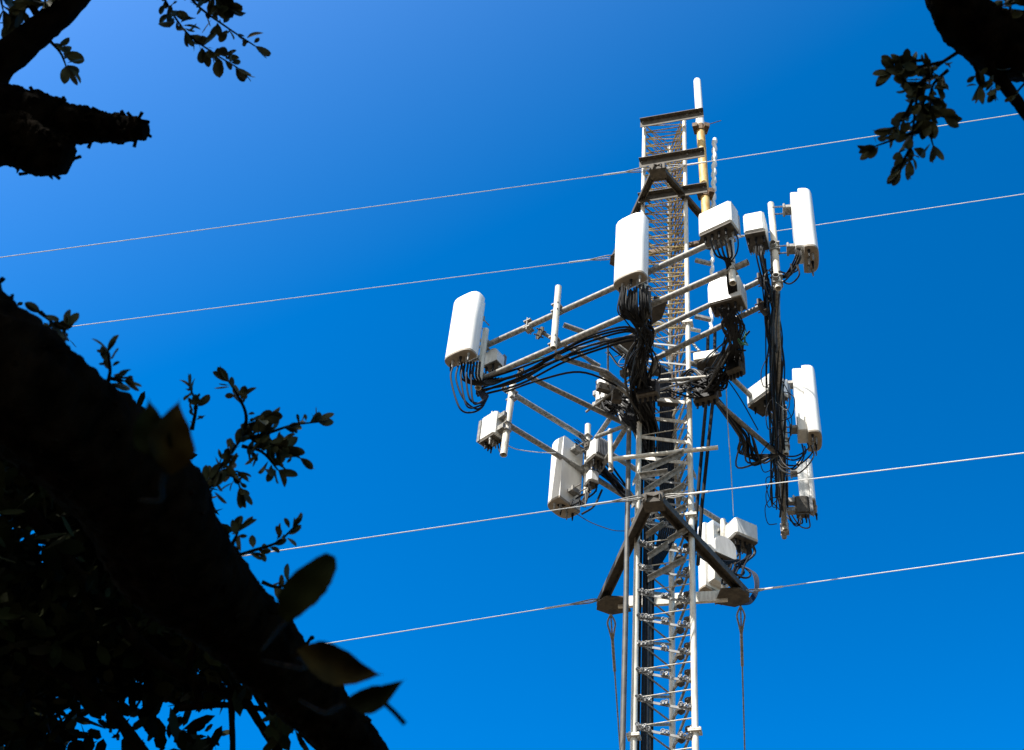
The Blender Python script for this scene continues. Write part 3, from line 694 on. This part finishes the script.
# broken stub and upper limb at the top left
def jag(m, n, lo, hi, pick=None):
    vs = [v for v in m.v if pick is None or pick(Vector(v))]
    for _ in range(n):
        q = Vector(random.choice(vs)); d_ = (rv()+Vector((.5, 0, 0))).normalized(); l_ = random.uniform(lo, hi)
        m.tube([q-d_*.02, q+d_*l_*.5+rv()*.006, q+d_*l_], [.006, .005, .001], 5)
    return m
m = branch([Vector((-2.55, 2.0, 4.95)), PD(-140, 112, 3.95), PD(-60, 116, 4.1), PD(0, 112, 4.2), PD(35, 116, 4.2), PD(62, 121, 4.2)], .125, .062, 20, 44, .25)
jag(m, 50, .004, .014).build('limb', M['bark'], tree, 60)
m = branch([PD(20, 116, 4.2), PD(60, 122, 4.2), PD(100, 127, 4.2), PD(130, 129, 4.2), PD(146, 130, 4.2)], .064, .026, 26, 36, .3)
jag(m, 60, .004, .012).build('limb_stub', M['bark'], tree, 60)
m = branch([PD(-90, 130, 4.15), PD(-10, 132, 4.15), PD(25, 142, 4.15), PD(52, 152, 4.15), PD(68, 158, 4.15)], .105, .042, 22, 36, .4)
jag(m, 80, .006, .018); jag(m, 12, .015, .03, lambda v: v.x > PD(50, 150, 4.15).x).build('limb_stub', M['bark'], tree, 60)
branch([Vector((-2.58, 1.95, 5.1)), PD(-60, 110, 4.25), PD(0, 62, 4.3), PD(45, 26, 4.4), PD(82, -8, 4.5), PD(130, -60, 4.7), PD(190, -120, 5.0), PD(260, -170, 5.3)], .06, .012, 8, 14, .2).build('limb', M['bark'], tree, 60)
branch([PD(45, 26, 4.4), PD(28, 0, 4.4), PD(10, -40, 4.4)], .012, .008, 6, 8, .2).build('twig', M['bark'], tree, 60)
sprig(tree, [PD(47, 38, 4.4), PD(60, 52, 4.4), PD(66, 66, 4.4)], .062, 13)
for a, b in (((40, -10), (18, 18)), ((0, -5), (3, 10)), ((60, -20), (42, 14))):
    sprig(tree, [PD(*a, 4.4), PD(*b, 4.4)], .08, 16)
sprig(tree, [PD(128, -58, 4.7), PD(150, -30, 4.5), PD(166, 2, 4.5), PD(186, 32, 4.5), PD(212, 52, 4.5), PD(238, 68, 4.5)], .056, 15)
sprig(tree, [PD(128, -58, 4.7), PD(168, -30, 4.6), PD(196, 4, 4.6), PD(225, 26, 4.6), PD(255, 46, 4.6)], .052, 9)
sprig(tree, [PD(128, -58, 4.7), PD(190, -30, 4.55), PD(210, -5, 4.55), PD(226, 6, 4.55)], .06, 26)
# sprigs standing out from the trunk
sprig(tree, [PD(195, 500, 3.9), PD(215, 474, 3.95), PD(236, 446, 4.0), PD(252, 428, 4.0)], .052, 24)
sprig(tree, [PD(244, 440, 4.0), PD(246, 415, 4.0), PD(238, 396, 4.0), PD(229, 382, 4.0)], .05, 13, dry=1)
sprig(tree, [PD(240, 440, 4.0), PD(268, 433, 4.0), PD(293, 425, 4.05), PD(318, 422, 4.1)], .052, 16)
sprig(tree, [PD(252, 440, 4.0), PD(275, 446, 4.0), PD(300, 458, 4.0)], .05, 18)
sprig(tree, [PD(242, 446, 4.0), PD(262, 452, 4.0), PD(278, 470, 4.0)], .055, 22)
sprig(tree, [PD(246, 436, 4.0), PD(262, 442, 4.0), PD(284, 448, 4.0)], .055, 34)
sprig(tree, [PD(212, 478, 3.95), PD(232, 470, 4.0), PD(240, 488, 4.0)], .055, 24)
sprig(tree, [PD(250, 425, 4.0), PD(264, 418, 4.0)], .05, 22)
sprig(tree, [PD(230, 558, 3.8), PD(255, 550, 3.85), PD(278, 542, 3.9), PD(294, 527, 3.9)], .042, 17)
sprig(tree, [PD(262, 582, 3.8), PD(276, 587, 3.8), PD(288, 584, 3.8)], .05, 14)
sprig(tree, [PD(55, 350, 3.4), PD(62, 340, 3.4), PD(66, 326, 3.4)], .04, 22)
sprig(tree, [PD(104, 396, 3.4), PD(110, 372, 3.4), PD(108, 352, 3.4)], .045, 15)
sprig(tree, [PD(108, 378, 3.4), PD(124, 381, 3.4)], .04, 18)
sprig(tree, [PD(192, 430, 4.0), PD(196, 405, 4.0), PD(190, 388, 4.0)], .04, 22)
for k, (L0, a, b, t) in enumerate(((.045, (40, 312), (52, 322), 3.3), (.05, (205, 500), (213, 488), 3.6), (.05, (232, 545), (238, 532), 3.6))):
    sprig(tree, [PD(*a, t), PD(*b, t)], L0, 20)
# big leaves close to the lens, out of focus
def big(p0, p1, t, wd, m, nrm, curl=.2, fold=.3, seed=1):
    rg = random.Random(seed); a, b = PD(*p0, t), PD(*p1, t); d = b-a; L = d.length; d.normalize(); n = Vector(nrm); s_ = d.cross(n).normalized(); n = s_.cross(d)
    K = 18; vs = []; fs = []; lm = MB()
    for i in range(K+1):
        f_ = i/K; w_ = math.sin(math.pi*min(.999, f_*.93+.03))**.62 if seed == 4 else (math.sin(math.pi*min(1, f_**.85*1.06))**1.0 if f_ < .94 else .0)
        w_ = max(w_, .05*(1-f_)+.02 if f_ < .99 or seed == 4 else .004)*wd*t/F*.5
        c_ = a+d*L*f_+n*L*curl*math.sin(f_*2.6)*.5+s_*L*.06*math.sin(f_*4+seed)
        for k in (-1, -.5, 0, .5, 1):
            jt = rg.uniform(.95, 1.04) if abs(k) == 1 else 1
            vs.append(c_+s_*w_*k*jt+n*(abs(k)**1.5*w_*fold+.004*math.sin(f_*16+k*3)*abs(k)))
    for i in range(K):
        for k in range(4): fs.append((i*5+k, i*5+k+1, i*5+k+6, i*5+k+5))
    lm.add(vs, fs); return lm.build('leaf', M[m], tree, 60)
big((166, 474), (182, 398), 1.5, 44, 'dry', (.4, -.65, -.45), .1, .7, 2); big((166, 462), (146, 398), 1.5, 36, 'leaf', (.2, -.8, -.6), .1, .5, 3)
big((288, 622), (328, 552), 1.6, 38, 'leaf', (.12, -.75, -.6), .15, .35, 4); big((296, 655), (384, 672), 1.6, 38, 'dry', (.1, -.8, -.5), -.3, .7, 5); big((345, 704), (408, 680), 1.6, 26, 'leaf', (.1, -.7, -.6), .2, .6, 6)
m = MB(); m.tube(catmull([PD(346, 703, 1.6), PD(362, 697, 1.6), PD(378, 699, 1.6), PD(392, 710, 1.6), PD(405, 724, 1.6)]), .003, 8); m.build('twig', M['bark'], tree)
for pts, r_ in (((PD(262, 660, 3.3), PD(300, 668, 2.5), PD(305, 662, 1.9), PD(297, 655, 1.6)), .006), ((PD(262, 650, 3.3), PD(270, 640, 2.4), PD(278, 630, 1.9), PD(288, 620, 1.6)), .006), ((PD(300, 700, 3.4), PD(322, 712, 2.4), PD(336, 708, 1.8), PD(346, 703, 1.6)), .006), ((PD(140, 500, 3.0), PD(160, 500, 2.2), PD(162, 485, 1.7), PD(166, 472, 1.5)), .006), ((PD(166, 474, 1.52), PD(166, 466, 1.5), PD(166, 461, 1.5)), .003)):
    m = MB(); m.tube(catmull(pts), [r_*(1-.5*i/(6*(len(pts)-1))) for i in range(6*(len(pts)-1)+1)], 8); m.build('twig', M['bark'], tree)
# bare twigs crossing the gaps low down
for pts, r in ((((228, 640), (231, 690), (233, 760)), .011), (((232, 680), (255, 715), (285, 765)), .012), (((180, 708), (230, 705), (300, 715)), .009), (((245, 690), (275, 690), (330, 730)), .01), (((200, 700), (190, 660), (210, 620)), .01), (((290, 712), (305, 735), (322, 752)), .01), (((240, 660), (262, 705), (275, 725), (282, 760)), .009), (((275, 725), (288, 722), (305, 727)), .006), (((205, 690), (170, 672), (150, 660)), .007), (((20, 500), (90, 590), (160, 660), (240, 700)), .018), (((0, 640), (90, 690), (150, 760)), .02)):
    branch([PD(*p, 4.4) for p in pts], r*1.2, r*.8, 8, 8, .2).build('twig', M['bark'], tree, 60)
def crown(parent, blobs, fine, L, name='crown', m='leaf', gap=.0, keep=None):
    lm = MB()
    for (c_, rad, n) in blobs:
        for i in range(n):
            while True:
                v = Vector([random.uniform(-1, 1) for _ in range(3)])
                if v.length < 1: break
            p = Vector((c_[0]+v.x*rad[0], c_[1]+v.y*rad[1], c_[2]+v.z*rad[2]))
            if gap and noise.noise(p*2.3) < gap-.5: continue
            if keep and not keep(p): continue
            l_ = L*random.choice((.5, .7, .9, 1.1, 1.4))*random.uniform(.8, 1.2); leafmesh(lm, p, rv(), rv(), l_, l_*random.uniform(.35, .6), fine)
    return lm.build(name, M[m], parent, 0)
def pix(p):
    q = p-EYE; f_ = S*(q.y+q.z)
    if f_ <= .2: return None
    return 664+F*q.x/f_, 375-F*S*(q.z-q.y)/f_
# foliage low on the left, behind the trunk
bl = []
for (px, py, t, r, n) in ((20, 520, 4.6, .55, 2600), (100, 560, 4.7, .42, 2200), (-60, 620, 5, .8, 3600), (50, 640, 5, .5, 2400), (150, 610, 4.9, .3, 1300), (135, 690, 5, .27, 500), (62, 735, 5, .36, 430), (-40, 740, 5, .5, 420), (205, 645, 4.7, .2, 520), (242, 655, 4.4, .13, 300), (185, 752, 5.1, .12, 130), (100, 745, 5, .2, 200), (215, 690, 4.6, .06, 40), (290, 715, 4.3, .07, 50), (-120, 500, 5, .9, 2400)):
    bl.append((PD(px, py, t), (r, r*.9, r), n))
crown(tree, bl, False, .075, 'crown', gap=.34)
# unseen crown added overhead, behind and left of the camera to shade the trunk
def outside(p):
    q = pix(p)
    return q is None or q[0] < -25 or q[0] > 1050 or q[1] < -25
bl = [((-3.4, .6, 7.6), (2.6, 2.2, 1.4), 9000), ((-1.6, -1.0, 8.0), (2.8, 2.2, 1.3), 9000), ((-4.6, 2.2, 6.6), (2.0, 2.2, 1.8), 6000), ((.8, -.9, 7.6), (2.2, 1.7, 1.1), 6000), ((-3.4, -1.6, 6.2), (2.2, 2.0, 1.8), 5000)]
crown(tree, bl, False, .13, 'crown', keep=outside)
branch([Vector((-2.6, 1.9, 5.6)), Vector((-2.6, .6, 6.8)), Vector((-1.6, -.6, 7.6)), Vector((.4, -.9, 7.9))], .1, .03, 8, 12, .2).build('limb', M['bark'], tree, 60)

# right hand tree
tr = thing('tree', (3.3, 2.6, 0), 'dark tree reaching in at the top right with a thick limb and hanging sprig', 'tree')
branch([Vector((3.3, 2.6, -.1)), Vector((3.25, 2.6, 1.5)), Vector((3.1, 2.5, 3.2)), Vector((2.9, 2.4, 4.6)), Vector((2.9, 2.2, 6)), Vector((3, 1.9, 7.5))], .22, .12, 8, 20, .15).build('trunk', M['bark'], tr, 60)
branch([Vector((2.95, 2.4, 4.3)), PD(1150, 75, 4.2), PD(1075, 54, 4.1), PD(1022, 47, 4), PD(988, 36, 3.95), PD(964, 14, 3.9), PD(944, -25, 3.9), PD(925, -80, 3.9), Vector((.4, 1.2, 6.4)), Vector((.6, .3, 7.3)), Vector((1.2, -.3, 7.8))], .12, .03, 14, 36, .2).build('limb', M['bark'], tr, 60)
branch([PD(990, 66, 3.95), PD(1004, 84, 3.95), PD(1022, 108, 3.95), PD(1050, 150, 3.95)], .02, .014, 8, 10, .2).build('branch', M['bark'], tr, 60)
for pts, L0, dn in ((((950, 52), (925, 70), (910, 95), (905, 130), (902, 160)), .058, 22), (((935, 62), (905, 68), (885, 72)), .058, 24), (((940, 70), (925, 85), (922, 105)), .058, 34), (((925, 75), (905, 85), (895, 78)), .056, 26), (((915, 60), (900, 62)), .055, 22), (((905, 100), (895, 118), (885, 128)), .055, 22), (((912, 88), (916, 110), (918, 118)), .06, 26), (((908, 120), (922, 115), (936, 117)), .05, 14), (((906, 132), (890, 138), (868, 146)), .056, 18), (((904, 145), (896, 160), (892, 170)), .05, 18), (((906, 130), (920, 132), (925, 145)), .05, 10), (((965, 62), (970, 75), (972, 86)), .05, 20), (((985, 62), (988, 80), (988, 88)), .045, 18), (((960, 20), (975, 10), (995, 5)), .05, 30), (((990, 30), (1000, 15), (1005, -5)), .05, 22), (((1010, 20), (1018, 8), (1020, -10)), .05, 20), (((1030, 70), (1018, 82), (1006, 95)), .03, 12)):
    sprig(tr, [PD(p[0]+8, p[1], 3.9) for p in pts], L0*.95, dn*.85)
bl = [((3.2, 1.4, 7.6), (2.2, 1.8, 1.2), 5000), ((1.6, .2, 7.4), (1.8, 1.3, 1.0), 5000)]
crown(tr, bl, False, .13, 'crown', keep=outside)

# ---------------------------------------------------------------- light, sky, camera
EL, AZ = R(54), R(42)                         # the sun stands behind the camera, towards the left
sd = Vector((-math.sin(AZ)*math.cos(EL), -math.cos(AZ)*math.cos(EL), math.sin(EL)))
sun = bpy.data.lights.new('sun', 'SUN'); sun.energy = 5; sun.angle = R(.5); sun.color = (1, .955, .88)
so = bpy.data.objects.new('sun', sun); C.objects.link(so); so.rotation_euler = (-sd).to_track_quat('-Z', 'Y').to_euler()
w = bpy.data.worlds.new('World'); SC.world = w; w.use_nodes = True
nt = w.node_tree; bg = nt.nodes['Background']
sky = nt.nodes.new('ShaderNodeTexSky'); sky.sky_type = 'NISHITA'; sky.sun_disc = False
sky.sun_elevation = EL; sky.sun_rotation = math.atan2(sd.x, sd.y); sky.air_density = .5; sky.dust_density = 3.5; sky.ozone_density = 3.0
gm = nt.nodes.new('ShaderNodeGamma'); gm.inputs['Gamma'].default_value = 1.75
hs = nt.nodes.new('ShaderNodeHueSaturation'); hs.inputs['Saturation'].default_value = 1.28; hs.inputs['Hue'].default_value = .484   # a deep, saturated blue sky
nt.links.new(sky.outputs[0], gm.inputs['Color']); dk = nt.nodes.new('ShaderNodeMix'); dk.data_type = 'RGBA'; dk.blend_type = 'DARKEN'; dk.inputs['Factor'].default_value = 1; dk.inputs[7].default_value = (4, 4, 4, 1)   # tames the glow round the sun
nt.links.new(gm.outputs[0], dk.inputs[6]); nt.links.new(dk.outputs[2], hs.inputs['Color']); nt.links.new(hs.outputs[0], bg.inputs['Color'])
bg.inputs['Strength'].default_value = .132
cam = bpy.data.cameras.new('camera'); co = bpy.data.objects.new('camera', cam); C.objects.link(co)
cam.sensor_width = 36; cam.sensor_fit = 'HORIZONTAL'; cam.lens = 36*F/1024; cam.shift_x = -(PXC-512)/1024
cam.clip_start = .05; cam.clip_end = 3000
cam.dof.use_dof = True; cam.dof.focus_distance = 19.4; cam.dof.aperture_fstop = 8
co.location = EYE; co.rotation_euler = (R(135), 0, 0)
SC.camera = co
SC.view_settings.view_transform = 'Standard'; SC.view_settings.look = 'None'; SC.view_settings.gamma = 1; SC.view_settings.exposure = 1.0
